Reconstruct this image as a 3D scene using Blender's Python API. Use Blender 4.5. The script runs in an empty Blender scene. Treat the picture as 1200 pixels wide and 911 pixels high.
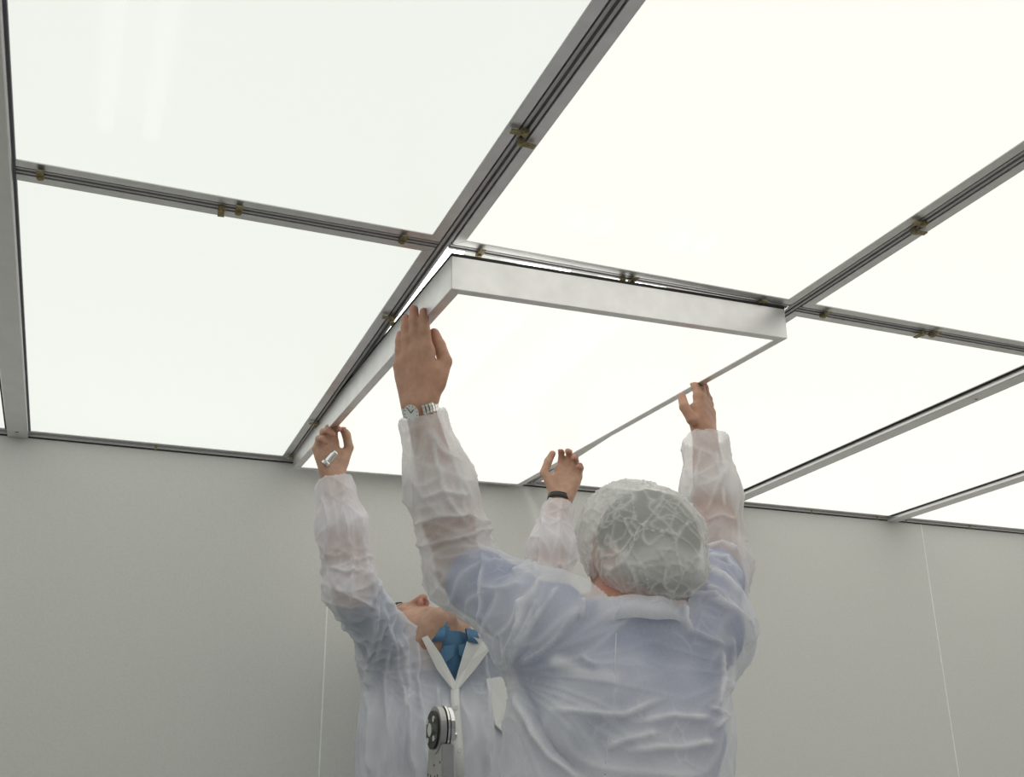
import bpy, bmesh, math, random
import numpy as np
from mathutils import Matrix, Vector
random.seed(7); rng = np.random.default_rng(7)
SC = bpy.context.scene
COL = SC.collection

# ------------------------------------------------------------------ camera, world, exposure
C0 = 1.47            # camera height above the floor
H = 0.93             # ceiling above the camera
ZC = C0 + H
F_PX = 1248.9
ROT = np.array([[0.92711471, -0.12171671, -0.35446207],
                [-0.37456978, -0.33243197, -0.86555558],
                [-0.01248194, 0.93524009, -0.35379397]])
cam_d = bpy.data.cameras.new('camera')
cam = bpy.data.objects.new('camera', cam_d); COL.objects.link(cam)
cam_d.sensor_fit = 'HORIZONTAL'; cam_d.sensor_width = 36.0
cam_d.lens = 36.0 * F_PX / 1200.0
cam_d.clip_start = 0.02
M = Matrix([list(r) for r in ROT]).to_4x4(); M.translation = (0, 0, C0)
cam.matrix_world = M
SC.camera = cam
w = bpy.data.worlds.new('world'); SC.world = w; w.use_nodes = True
w.node_tree.nodes['Background'].inputs[0].default_value = (0.8, 0.85, 0.9, 1)
w.node_tree.nodes['Background'].inputs[1].default_value = 0.05
SC.view_settings.view_transform = 'Standard'; SC.view_settings.look = 'None'
SC.view_settings.exposure = 0.0; SC.view_settings.gamma = 1.0
SC.view_settings.use_curve_mapping = False
SC.cycles.transparent_max_bounces = 16
SC.cycles.caustics_reflective = False
SC.cycles.max_bounces = 10; SC.cycles.diffuse_bounces = 6
PANE_E = 0.96        # light given off by the lit ceiling panes

def V(*a): return np.array(a, float)
def nz(v): v = np.asarray(v, float); return v / np.linalg.norm(v)
def at(px, py, Y):                      # photo pixel at a known depth Y -> world point
    r = ROT @ V(px - 600, -(py - 455.5), -F_PX); return r * Y / r[1] + V(0, 0, C0)

# ------------------------------------------------------------------ materials
def new_mat(name):
    m = bpy.data.materials.new(name); m.use_nodes = True
    nt = m.node_tree; b = nt.nodes['Principled BSDF']
    return m, nt, b
def noise_node(nt, scale, detail=4, coord='Object', stretch=None):
    tc = nt.nodes.new('ShaderNodeTexCoord'); n = nt.nodes.new('ShaderNodeTexNoise')
    n.inputs['Scale'].default_value = scale; n.inputs['Detail'].default_value = detail
    if stretch:
        mp = nt.nodes.new('ShaderNodeMapping'); mp.inputs['Scale'].default_value = stretch
        nt.links.new(tc.outputs[coord], mp.inputs[0]); nt.links.new(mp.outputs[0], n.inputs['Vector'])
    else: nt.links.new(tc.outputs[coord], n.inputs['Vector'])
    return n
def simple(name, col, rough=0.5, metal=0.0, nscale=40, var=0.06, bump=0.0, stretch=None):
    m, nt, b = new_mat(name)
    n = noise_node(nt, nscale, stretch=stretch)
    cr = nt.nodes.new('ShaderNodeValToRGB')
    c0 = [max(0, c * (1 - var)) for c in col]; c1 = [min(1, c * (1 + var)) for c in col]
    cr.color_ramp.elements[0].position = 0.3; cr.color_ramp.elements[1].position = 0.7
    cr.color_ramp.elements[0].color = (*c0, 1); cr.color_ramp.elements[1].color = (*c1, 1)
    nt.links.new(n.outputs['Fac'], cr.inputs[0]); nt.links.new(cr.outputs[0], b.inputs['Base Color'])
    b.inputs['Roughness'].default_value = rough; b.inputs['Metallic'].default_value = metal
    if bump:
        bp = nt.nodes.new('ShaderNodeBump'); bp.inputs['Strength'].default_value = bump; bp.inputs['Distance'].default_value = 0.002
        nt.links.new(n.outputs['Fac'], bp.inputs['Height']); nt.links.new(bp.outputs[0], b.inputs['Normal'])
    return m
MAT = {}
MAT['wall'] = simple('painted_wall', (0.69, 0.69, 0.672), 0.55, 0, 160, 0.03, 0.15)
MAT['seam'] = simple('wall_joint_sealant', (0.95, 0.95, 0.94), 0.5)
MAT['floor'] = simple('vinyl_floor', (0.52, 0.53, 0.52), 0.4, 0, 9, 0.05)
MAT['plenum'] = simple('white_plenum', (0.82, 0.83, 0.82), 0.6)
MAT['alu'] = simple('satin_aluminium', (0.62, 0.615, 0.62), 0.42, 0.75, 30, 0.05, stretch=(1, 12, 1))
MAT['alu_bright'] = simple('mill_aluminium', (0.79, 0.78, 0.785), 0.38, 0.8, 25, 0.06, 0.02)
MAT['bar'] = simple('grey_profile', (0.50, 0.48, 0.50), 0.45, 0.45, 30, 0.04)
MAT['cover'] = simple('grey_cover_profile', (0.74, 0.73, 0.735), 0.32, 0.8, 20, 0.03)
MAT['groove'] = simple('dark_groove', (0.05, 0.05, 0.06), 0.6)
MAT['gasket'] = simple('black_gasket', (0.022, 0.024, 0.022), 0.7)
MAT['grey_strip'] = simple('purple_grey_strip', (0.16, 0.15, 0.19), 0.6)
MAT['brass'] = simple('tarnished_brass', (0.30, 0.25, 0.13), 0.45, 0.6, 200, 0.3)
MAT['tube_cap'] = simple('tube_end_metal', (0.6, 0.6, 0.6), 0.4, 0.8)
MAT['steel'] = simple('polished_steel', (0.78, 0.78, 0.77), 0.22, 0.95, 60, 0.05)
MAT['dial'] = simple('watch_dial', (0.75, 0.77, 0.76), 0.3)
MAT['blackplastic'] = simple('black_plastic', (0.03, 0.032, 0.03), 0.5)
MAT['darkcloth'] = simple('dark_trouser_cloth', (0.05, 0.055, 0.08), 0.85)
MAT['shoe'] = simple('white_clean_shoe', (0.7, 0.71, 0.72), 0.6)
MAT['hair'] = simple('dark_hair', (0.035, 0.027, 0.02), 0.6, 0, 300, 0.5, 0.4, (1, 1, 0.2))
MAT['ladder'] = simple('ladder_aluminium', (0.46, 0.455, 0.45), 0.4, 0.7, 40, 0.08)
MAT['shirt_near'] = simple('blue_shirt', (0.16, 0.205, 0.40), 0.85, 0, 30, 0.15)
MAT['shirt_far'] = simple('teal_blue_polo', (0.085, 0.20, 0.34), 0.85, 0, 250, 0.10, 0.2)
MAT['collar_far'] = simple('navy_collar', (0.03, 0.05, 0.085), 0.85)
MAT['eye'] = simple('eye_white', (0.75, 0.72, 0.68), 0.2)
MAT['platform'] = simple('platform_deck', (0.45, 0.45, 0.45), 0.5, 0.6)

def pane_mat(name, col, e):
    m = bpy.data.materials.new(name); m.use_nodes = True; nt = m.node_tree
    for n in list(nt.nodes): nt.nodes.remove(n)
    out = nt.nodes.new('ShaderNodeOutputMaterial'); mix = nt.nodes.new('ShaderNodeMixShader')
    em = nt.nodes.new('ShaderNodeEmission'); tr = nt.nodes.new('ShaderNodeBsdfTransparent')
    add = nt.nodes.new('ShaderNodeAddShader'); df = nt.nodes.new('ShaderNodeBsdfPrincipled')
    df.inputs['Base Color'].default_value = (0.12, 0.12, 0.12, 1); df.inputs['Roughness'].default_value = 0.35
    em.inputs[0].default_value = (*col, 1); em.inputs[1].default_value = e
    nt.links.new(em.outputs[0], add.inputs[0]); nt.links.new(df.outputs[0], add.inputs[1])
    mix.inputs[0].default_value = 0.07
    nt.links.new(add.outputs[0], mix.inputs[1]); nt.links.new(tr.outputs[0], mix.inputs[2])
    nt.links.new(mix.outputs[0], out.inputs[0]); return m
MAT['pane_cool'] = pane_mat('lit_pane_cool', (0.97, 1.0, 0.93), PANE_E * 0.89)
MAT['pane_warm'] = pane_mat('lit_pane_warm', (1.0, 0.995, 0.915), PANE_E)
def emit_mat(name, col, e):
    m, nt, b = new_mat(name)
    b.inputs['Emission Color'].default_value = (*col, 1); b.inputs['Emission Strength'].default_value = e
    b.inputs['Base Color'].default_value = (0.8, 0.8, 0.8, 1); return m
MAT['tube'] = emit_mat('lit_fluorescent_tube', (1, 1, 0.96), 6.0)

def skin_mat(name, col):
    m, nt, b = new_mat(name)
    n = noise_node(nt, 55, 5)
    cr = nt.nodes.new('ShaderNodeValToRGB')
    cr.color_ramp.elements[0].position = 0.3; cr.color_ramp.elements[1].position = 0.75
    cr.color_ramp.elements[0].color = (col[0] * 0.86, col[1] * 0.78, col[2] * 0.76, 1)
    cr.color_ramp.elements[1].color = (col[0] * 1.08, col[1] * 1.08, col[2] * 1.08, 1)
    nt.links.new(n.outputs['Fac'], cr.inputs[0])
    a = nt.nodes.new('ShaderNodeAttribute'); a.attribute_name = 'beard_and_shade'  # carries stubble and the painted nostril shade
    mx = nt.nodes.new('ShaderNodeMix'); mx.data_type = 'RGBA'
    mx.inputs['B'].default_value = (0.20, 0.16, 0.13, 1)
    nt.links.new(a.outputs['Fac'], mx.inputs['Factor']); nt.links.new(cr.outputs[0], mx.inputs['A'])
    a2 = nt.nodes.new('ShaderNodeAttribute'); a2.attribute_name = 'red'
    mx2 = nt.nodes.new('ShaderNodeMix'); mx2.data_type = 'RGBA'
    mx2.inputs['B'].default_value = (0.50, 0.19, 0.15, 1)
    nt.links.new(a2.outputs['Fac'], mx2.inputs['Factor']); nt.links.new(mx.outputs['Result'], mx2.inputs['A'])
    nt.links.new(mx2.outputs['Result'], b.inputs['Base Color'])
    b.inputs['Roughness'].default_value = 0.55
    b.inputs['Subsurface Weight'].default_value = 0.12; b.inputs['Subsurface Radius'].default_value = (0.01, 0.004, 0.002)
    return m
MAT['skin_near'] = skin_mat('skin_near', (0.50, 0.285, 0.195))
MAT['skin_far'] = skin_mat('skin_far', (0.54, 0.34, 0.245))

def cloth_mat(name, col, a_lo, a_hi, rough_noise=260):
    """thin non-woven sheet: reflects, lets light through, and is partly see-through; folded cloth is denser"""
    m = bpy.data.materials.new(name); m.use_nodes = True; nt = m.node_tree
    for n in list(nt.nodes): nt.nodes.remove(n)
    out = nt.nodes.new('ShaderNodeOutputMaterial')
    df = nt.nodes.new('ShaderNodeBsdfDiffuse'); tl = nt.nodes.new('ShaderNodeBsdfTranslucent'); tr = nt.nodes.new('ShaderNodeBsdfTransparent')
    df.inputs[0].default_value = (*col, 1); tl.inputs[0].default_value = (*col, 1)
    m1 = nt.nodes.new('ShaderNodeMixShader'); m1.inputs[0].default_value = 0.30
    nt.links.new(df.outputs[0], m1.inputs[1]); nt.links.new(tl.outputs[0], m1.inputs[2])
    at_ = nt.nodes.new('ShaderNodeAttribute'); at_.attribute_name = 'fold'
    n = noise_node(nt, rough_noise, 3)
    ad = nt.nodes.new('ShaderNodeMath'); ad.operation = 'MULTIPLY_ADD'; ad.inputs[1].default_value = 0.25; 
    nt.links.new(n.outputs['Fac'], ad.inputs[0]); nt.links.new(at_.outputs['Fac'], ad.inputs[2])
    mr = nt.nodes.new('ShaderNodeMapRange'); mr.inputs['From Min'].default_value = 0.08; mr.inputs['From Max'].default_value = 1.1
    mr.inputs['To Min'].default_value = a_lo; mr.inputs['To Max'].default_value = a_hi
    nt.links.new(ad.outputs[0], mr.inputs['Value'])
    m2 = nt.nodes.new('ShaderNodeMixShader')
    nt.links.new(mr.outputs[0], m2.inputs[0]); nt.links.new(tr.outputs[0], m2.inputs[1]); nt.links.new(m1.outputs[0], m2.inputs[2])
    n2 = noise_node(nt, 700, 2)
    bp = nt.nodes.new('ShaderNodeBump'); bp.inputs['Strength'].default_value = 0.12; bp.inputs['Distance'].default_value = 0.001
    nt.links.new(n2.outputs['Fac'], bp.inputs['Height'])
    nt.links.new(bp.outputs[0], df.inputs['Normal'])
    nt.links.new(m2.outputs[0], out.inputs[0]); return m
MAT['coat_near'] = cloth_mat('nonwoven_coat', (0.90, 0.905, 0.94), 0.37, 0.97)
MAT['coat_far'] = cloth_mat('nonwoven_coat_far', (0.895, 0.895, 0.955), 0.56, 0.98)
MAT['coat_solid'] = cloth_mat('nonwoven_doubled', (0.93, 0.93, 0.92), 0.93, 0.99)
MAT['cap'] = cloth_mat('nonwoven_cap', (0.92, 0.92, 0.92), 0.46, 0.97)

# ------------------------------------------------------------------ mesh helpers
def link(name, me, mat=None, parent=None):
    o = bpy.data.objects.new(name, me); COL.objects.link(o)
    if mat and not me.materials: me.materials.append(MAT[mat])
    if parent:
        o.parent = parent
    return o
def pydata(name, v, f, mat, parent=None, smooth=False, attrs=None):
    me = bpy.data.meshes.new(name)
    v = np.asarray(v, np.float32)
    me.from_pydata(v.tolist() if len(v) < 20000 else [], [], f if len(v) < 20000 else [])
    if len(v) >= 20000:
        f = np.asarray(f, np.int32)
        me.vertices.add(len(v)); me.vertices.foreach_set('co', v.ravel())
        me.loops.add(f.size); me.loops.foreach_set('vertex_index', f.ravel())
        me.polygons.add(len(f))
        me.polygons.foreach_set('loop_start', np.arange(0, f.size, f.shape[1], dtype=np.int32))
    me.update(calc_edges=True); me.validate()
    if attrs:
        for k, a in attrs.items():
            at_ = me.attributes.new(k, 'FLOAT', 'POINT'); at_.data.foreach_set('value', np.asarray(a, np.float32))
    if smooth:
        me.polygons.foreach_set('use_smooth', np.ones(len(me.polygons), bool))
    return link(name, me, mat, parent)
class MB:
    def __init__(s): s.v = []; s.f = []
    def prism(s, poly0, poly1):
        n = len(poly0); b = len(s.v)
        s.v += [tuple(p) for p in poly0] + [tuple(p) for p in poly1]
        s.f.append(list(range(b + n - 1, b - 1, -1))); s.f.append(list(range(b + n, b + 2 * n)))
        for i in range(n):
            j = (i + 1) % n; s.f.append([b + i, b + j, b + n + j, b + n + i])
        return s
    def box(s, x0, x1, y0, y1, z0, z1):
        return s.prism([(x0, y0, z0), (x1, y0, z0), (x1, y1, z0), (x0, y1, z0)], [(x0, y0, z1), (x1, y0, z1), (x1, y1, z1), (x0, y1, z1)])
    def obox(s, c, ax, ay, az, hx, hy, hz):
        c = V(*c); q = lambda i, j, k: c + ax * hx * i + ay * hy * j + az * hz * k
        return s.prism([q(-1, -1, -1), q(1, -1, -1), q(1, 1, -1), q(-1, 1, -1)], [q(-1, -1, 1), q(1, -1, 1), q(1, 1, 1), q(-1, 1, 1)])
    def cyl(s, a, b, ra, rb=None, n=16):
        a = V(*a); b = V(*b); rb = ra if rb is None else rb
        t = nz(b - a); u = nz(np.cross(t, [0.3, 0.5, 0.81] if abs(t[2]) > 0.5 else [0, 0, 1])); w_ = np.cross(t, u)
        an = [2 * math.pi * i / n for i in range(n)]
        return s.prism([a + (u * math.cos(q) + w_ * math.sin(q)) * ra for q in an], [b + (u * math.cos(q) + w_ * math.sin(q)) * rb for q in an])
    def build(s, name, mat, parent=None, smooth=False, bevel=0):
        o = pydata(name, s.v, s.f, mat, parent, smooth)
        bm = bmesh.new(); bm.from_mesh(o.data); bmesh.ops.recalc_face_normals(bm, faces=bm.faces)
        if bevel: bmesh.ops.bevel(bm, geom=bm.edges[:], offset=bevel, segments=2, affect='EDGES', clamp_overlap=True)
        bm.to_mesh(o.data); bm.free(); return o
def empty(name, loc=(0, 0, 0)):
    o = bpy.data.objects.new(name, None); COL.objects.link(o); o.location = loc; o.empty_display_size = 0.1; return o
def tag(o, label=None, cat=None, group=None, kind=None):
    if label: o['label'] = label
    if cat: o['category'] = cat
    if group: o['group'] = group
    if kind: o['kind'] = kind
    return o
def adopt(o, parent):                   # parent while keeping world-space coordinates of the mesh
    bpy.context.view_layer.update(); o.parent = parent; o.matrix_parent_inverse = parent.matrix_world.inverted(); return o

# ------------------------------------------------------------------ room shell
WY = 3.055                               # wall face at the end of the ceiling
XL, XR, YB = -1.022, 4.345, -2.66
ZT = ZC + 0.42
tag(MB().box(XL, XR, YB, WY, -0.05, 0).build('floor', 'floor'), 'pale grey smooth vinyl floor of the room', kind='structure')
wb = tag(MB().box(XL, XR, WY + 0.02, WY + 0.12, -0.05, ZT).build('wall_back', 'wall'), 'plain grey painted partition wall below the lit ceiling', kind='structure')
seams = [0.6685, 2.90]
edges = [XL] + seams + [XR]
for i in range(3):
    MB().box(edges[i] + 0.0016, edges[i + 1] - 0.0016, WY, WY + 0.02, 0, ZC - 0.001).build('wall_panel', 'wall', wb)
for x in seams:
    MB().box(x - 0.0020, x + 0.0020, WY - 0.0012, WY + 0.02, 0, ZC - 0.001).build('joint_strip', 'seam', wb)
tag(MB().box(XL - 0.1, XL, YB, WY + 0.12, -0.05, ZT).build('wall_left', 'wall'), 'grey painted side wall to the left of the ceiling panels', kind='structure')
tag(MB().box(XR, XR + 0.1, YB, WY + 0.12, -0.05, ZT).build('wall_right', 'wall'), 'grey painted side wall to the right of the ceiling panels', kind='structure')
tag(MB().box(XL, XR, YB - 0.1, YB, -0.05, ZT).build('wall_front', 'wall'), 'grey painted wall behind the viewpoint', kind='structure')

# ------------------------------------------------------------------ ceiling: plenum, grid bars, clips
ceil = tag(MB().box(XL - 0.1, XR + 0.1, YB - 0.1, WY + 0.12, ZT, ZT + 0.06).build('ceiling', 'plenum'), 'white plenum deck above the grid of lit ceiling panels', kind='structure')
FL = 0.020                                # flange of a panel frame
cols = [(-1.76, -1.02), (-0.998, -0.215), (-0.191, 0.529), (0.5527, 1.290), (1.3153, 2.0325), (2.070, 2.7486), (2.790, 3.540), (3.564, 4.320)]
rows = [(1.6507, 3.0475), (0.2307, 1.6268), (-1.189, 0.2070), (-2.609, -1.2127)]
def t_bar(a, b, axis, c, ends=0.0):
    """slotted bar between two panel edges a..b; runs along axis over range c"""
    mid = (a + b) / 2; hw = (b - a) / 2 - 0.0036
    m = MB()
    def seg(u0, u1, z0, z1):
        if axis == 'y': m.box(u0, u1, c[0], c[1], z0, z1)
        else: m.box(c[0], c[1], u0, u1, z0, z1)
    z = ZC + 0.001
    seg(mid - hw, mid - 0.0030, z, z + 0.03)
    seg(mid + 0.0030, mid + hw, z, z + 0.03)
    seg(mid - hw + 0.001, mid + hw - 0.001, z + 0.0085, z + 0.05)
    return m.build('grid_bar', 'bar', ceil)
bars = {}
bars['b2'] = t_bar(cols[2][1], cols[3][0], 'y', (YB, WY - 0.002))
bars['b3'] = t_bar(cols[3][1], cols[4][0], 'y', (YB, WY - 0.002))
bars['b6'] = t_bar(cols[6][1], cols[7][0], 'y', (YB, WY - 0.002))
xsp = [(XL, -0.999 - 0.022), (-0.998, -0.216), (-0.189, 0.5295), (0.552, 1.2905), (1.315, 2.031), (2.072, 2.747), (2.784, 3.5395), (3.5645, XR)]
for r in range(3):
    for k, (xa, xb) in enumerate(xsp):
        if k == 0: continue
        bars['c%d_%d' % (r, k)] = t_bar(rows[r + 1][1], rows[r][0], 'x', (xa, xb))
def cover_bar(x0, x1):
    m = MB(); z = ZC
    prof = [(x0, -0.0004), (x0, -0.012), (x0 + 0.002, -0.014), (x1 - 0.002, -0.014), (x1, -0.012), (x1, -0.0004)]
    m.prism([(x, YB, z + q) for x, q in prof], [(x, WY - 0.001, z + q) for x, q in prof])
    o = m.build('cover_bar', 'cover', ceil)
    return o
bars['b1'] = cover_bar(-0.2285, -0.1765)
bars['b4'] = cover_bar(2.0235, 2.070)
bars['b5'] = cover_bar(2.7395, 2.787)
for k, (x0, x1) in dict(b1=(-0.1763, -0.1722), b4=(2.0135, 2.0233), b5=(2.7300, 2.7393)).items():
    MB().box(x0, x1, YB, WY - 0.03, ZC - 0.0012, ZC - 0.0002).build('dark_gap_strip', 'gasket' if k != 'b1' else 'grey_strip', bars[k])
MB().box(-0.2350, -0.2287, YB, WY - 0.03, ZC - 0.0012, ZC - 0.0002).build('dark_gap_strip', 'gasket', bars['b1'])
MB().box(-0.208, -0.199, 3.00, 3.006, ZC - 0.0146, ZC - 0.0138).build('screw_slot', 'groove', bars['b1'])
MB().box(2.048, 2.056, 1.905, 1.909, ZC - 0.0146, ZC - 0.0138).build('screw_slot', 'groove', bars['b4'])

tr = tag(MB().box(XL, XR, WY - 0.0075, WY - 0.0002, ZC - 0.0085, ZC - 0.0003).build('trim_1', 'bar'), 'grey metal angle trim where the ceiling meets the back wall', kind='structure')
MB().box(XL, XR, WY - 0.0045, WY - 0.0004, ZC - 0.0115, ZC - 0.0086).build('dark_gap_strip', 'gasket', tr)  # black strip painting in the shadow line under the wall angle
clip_me = {}
def clip(x, y, ang, parent, z=None):
    z = ZC - 0.0005 if z is None else z
    m = MB() if 'c' not in clip_me else None
    if m:
        X, Y_, Z_ = V(1, 0, 0), V(0, 1, 0), V(0, 0, 1)
        m.obox((0.011, 0, -0.0055), X, Y_, Z_, 0.012, 0.0055, 0.0011)       # wing over the flange
        m.obox((-0.003, 0, -0.0035), X, Y_, Z_, 0.0022, 0.0055, 0.0035)     # folded step
        m.cyl((0.001, 0, -0.001), (0.001, 0, -0.0095), 0.0052, 0.0045, 10)  # screw head
        m.cyl((0, 0, 0.02), (0, 0, -0.002), 0.003, 0.003, 8)
        o = m.build('latch_clip', 'brass'); clip_me['c'] = o.data
    else:
        o = link('latch_clip', clip_me['c'])
    o.location = (x, y, z); o.rotation_euler = (0, 0, math.radians(ang)); o.parent = parent
    return o
b2x, b3x, cy = 0.541, 1.3027, 1.6388
for y in (1.262, 1.975, 2.70, -0.1):
    clip(b2x - 0.002, y - 0.012, 175, bars['b2']); clip(b2x + 0.002, y + 0.014, 5, bars['b2'])
clip(b2x, 3.015, 200, bars['b2']); clip(b2x, 0.4, 180, bars['b2'])
for y in (1.268, -0.1):
    clip(b3x - 0.002, y - 0.012, 185, bars['b3']); clip(b3x + 0.002, y + 0.014, -5, bars['b3'])
for x, a, k in [(-0.136, -90, 2), (0.146, 85, 2), (0.174, -92, 2), (0.462, -90, 2), (0.609, -90, 3), (0.905, 88, 3), (0.925, -90, 3), (1.22, -92, 3), (1.378, -90, 4), (1.642, 93, 4), (1.668, -88, 4), (1.95, -90, 4)]:
    clip(x, cy, a, bars['c0_%d' % k])
for x in (-0.6, -0.2135, 0.155, 2.401, 2.692, 2.826, 3.131):
    p = min((('b1', -0.21), ('b2', 0.54), ('b3', 1.30), ('b4', 2.05), ('b5', 2.77)), key=lambda q: abs(q[1] - x))[0]
    o = clip(x, WY - 0.006, 90, bars[p], ZC - 0.002); o.scale = (0.6, 0.7, 1.0)

# ------------------------------------------------------------------ lit ceiling panels (each one can be lifted out)
PD = 0.064
rail_cache = {}
def panel(x0, x1, y0, y1, pane, label, group=None, matrix=None, W=None, L=None):
    W = W or x1 - x0; L = L or y1 - y0
    root = empty('light_panel')
    if matrix is None: root.location = ((x0 + x1) / 2, (y0 + y1) / 2, ZC)
    else: root.matrix_basis = matrix
    key = (round(W, 3), round(L, 3))
    if key not in rail_cache:
        hx, hy = W / 2, L / 2; out = []
        prof = [(0, 0), (0, PD), (0.004, PD), (0.004, 0.0025), (FL, 0.0025), (FL, 0)]   # (inset, z)
        cor = [(-hx, -hy), (hx, -hy), (hx, hy), (-hx, hy)]; sg = [(1, 1), (-1, 1), (-1, -1), (1, -1)]
        for i in range(4):
            j = (i + 1) % 4
            A = [(cor[i][0] + sg[i][0] * u, cor[i][1] + sg[i][1] * u, z) for u, z in prof]
            B = [(cor[j][0] + sg[j][0] * u, cor[j][1] + sg[j][1] * u, z) for u, z in prof]
            out.append(MB().prism(A, B).build('frame_rail', 'alu_bright', root, bevel=0.0006))
        g = MB(); t = PD
        for (a, b_, c, d) in [(-hx, hx, -hy, -hy + 0.010), (-hx, hx, hy - 0.010, hy), (-hx, -hx + 0.010, -hy + 0.010, hy - 0.010), (hx - 0.010, hx, -hy + 0.010, hy - 0.010)]:
            g.box(a, b_, c, d, t, t + 0.006)
        out.append(g.build('gasket', 'gasket', root))
        pn = MB().box(-hx + 0.005, hx - 0.005, -hy + 0.005, hy - 0.005, 0.003, 0.006).build('diffuser_pane', pane, root); out.append(pn)
        rail_cache[key] = out
    else:
        for o in rail_cache[key]:
            me = o.data
            if o.name.startswith('diffuser_pane') and me.materials[0] != MAT[pane]:
                me = me.copy(); me.materials.clear(); me.materials.append(MAT[pane])
            c = bpy.data.objects.new(o.name.split('.')[0], me); COL.objects.link(c); c.parent = root
    tag(root, label, 'ceiling panel', group)
    return root
G = 'lit panels of the luminous ceiling'
names = {
    (1, 0): 'narrow visible strip of lit panel left of the leftmost cover bar', (2, 0): 'lit white ceiling panel over the wall at the left, beside the raised panel',
    (2, 1): 'lit ceiling panel at upper left with two bright tube streaks', (3, 1): 'large bright ceiling panel at top centre, nearer than the lowered panel',
    (4, 1): 'lit ceiling panel cut by the right picture edge, above the cross bar', (4, 0): 'lit ceiling panel to the right of the panel being lifted, over the wall',
    (5, 0): 'slanting lit ceiling panel between the two plain cover bars at right', (6, 0): 'small lit corner of ceiling panel at the far right edge over the wall'}
for r in range(4):
    for c in range(8):
        if (c, r) == (3, 0) or c == 0: continue
        pane = 'pane_cool' if c <= 2 else 'pane_warm'
        lb = names.get((c, r), 'lit white ceiling panel out of view near or behind the viewpoint')
        panel(*cols[c], *rows[r], pane, lb, G)
# the panel the two workers hold, hanging a few centimetres below its opening
def rod(r):
    t = np.linalg.norm(r); k = r / t; K = np.array([[0, -k[2], k[1]], [k[2], 0, -k[0]], [-k[1], k[0], 0]])
    return np.eye(3) + math.sin(t) * K + (1 - math.cos(t)) * K @ K
PR = rod(V(0.03592147, -0.02033035, 0.00943879)); PC = V(0.9075, 2.32284682, 0.87329841 + C0)
PW, PL = 0.7246, 1.3866
Mp = Matrix([list(r) for r in PR]).to_4x4(); Mp.translation = PC
held = panel(0, 1, 0, 1, 'pane_warm', 'lowered lit panel in aluminium frame held up by the two workers', G, Mp, PW, PL)
def on_panel(u, v, z=0.0): return PC + PR @ V(u, v, z)      # local panel coords -> world

# fluorescent fixtures above the grid
def fixture(x, y0, y1, label, zc=0.17, along='y', gap=0.034):
    root = empty('tube_fixture', (x, (y0 + y1) / 2, ZC + zc))
    h_ = (y1 - y0) / 2
    MB().box(-0.06, 0.06, -h_, h_, 0.03, 0.075).build('fixture_body', 'plenum', root)
    for s in (-1, 1):
        t = MB().cyl((s * gap, -h_ + 0.03, 0), (s * gap, h_ - 0.03, 0), 0.013, n=14).build('fluorescent_tube', 'tube', root, smooth=True)
        for e in (-1, 1):
            MB().box(s * gap - 0.013, s * gap + 0.013, min(e * (h_ - 0.03), e * (h_ - 0.005)), max(e * (h_ - 0.03), e * (h_ - 0.005)), -0.014, 0.031).build('tube_holder', 'tube_cap', t, bevel=0.003)
    tag(root, label, 'light fixture', 'tube fixtures above the ceiling panels'); return root
fixture(-0.015, 0.30, 1.56, 'pair of lit tubes glowing through the upper left ceiling panel', 0.045)
for x, wh in ((0.66, 'left end'), (0.92, 'middle'), (1.17, 'right end')):
    fixture(x, 1.70, 3.0, 'lit tube fixture glaring through the gap above the lowered panel, at its ' + wh, 0.20)

# ------------------------------------------------------------------ signed-distance modelling of bodies and cloth
def P_rc(a, b, ra, rb, k=0.02, op='u'): return dict(t='rc', a=V(*a), b=V(*b), ra=ra, rb=rb, k=k, op=op)
def P_el(c, r, ax=None, k=0.02, op='u'): return dict(t='el', c=V(*c), r=V(*r), ax=np.eye(3) if ax is None else np.array(ax, float), k=k, op=op)
def P_ec(a, b, ra, rb, xd, s, k=0.03, op='u'):      # round cone flattened by s perpendicular to xd (the wide direction)
    return dict(t='ec', a=V(*a), b=V(*b), ra=ra, rb=rb, xd=nz(xd), s=s, k=k, op=op)
def pd(p, X):
    if p['t'] == 'rc':
        pa = X - p['a']; ba = p['b'] - p['a']; h = np.clip(pa @ ba / (ba @ ba), 0, 1)
        return np.linalg.norm(pa - h[..., None] * ba, axis=-1) - (p['ra'] + (p['rb'] - p['ra']) * h)
    if p['t'] == 'ec':
        ba = p['b'] - p['a']; t = nz(ba); x = nz(p['xd'] - t * (p['xd'] @ t)); y = np.cross(t, x)
        pa = X - p['a']; L = np.linalg.norm(ba); z = pa @ t; h = np.clip(z / L, 0, 1)
        zz = z - h * L
        q = np.sqrt((pa @ x) ** 2 + ((pa @ y) / p['s']) ** 2 + zz ** 2 * 1.4)
        return (q - (p['ra'] + (p['rb'] - p['ra']) * h)) * (0.5 + 0.5 * p['s'])
    q = (X - p['c']) @ p['ax'].T
    k0 = np.linalg.norm(q / p['r'], axis=-1); k1 = np.linalg.norm(q / p['r'] ** 2, axis=-1) + 1e-9
    return np.where(k0 < 0.05, -p['r'].min(), k0 * (k0 - 1) / k1)
def comb(d, e, k, op):
    if op == 'u':
        h = np.maximum(k - np.abs(d - e), 0) / k; return np.minimum(d, e) - h * h * k * 0.25
    h = np.maximum(k - np.abs(d + e), 0) / k; return np.maximum(d, -e) + h * h * k * 0.25
def sdf(prims, X):
    d = np.full(X.shape[:-1], 9.0)
    for p in prims: d = comb(d, pd(p, X), p['k'], p['op'])
    return d
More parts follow.
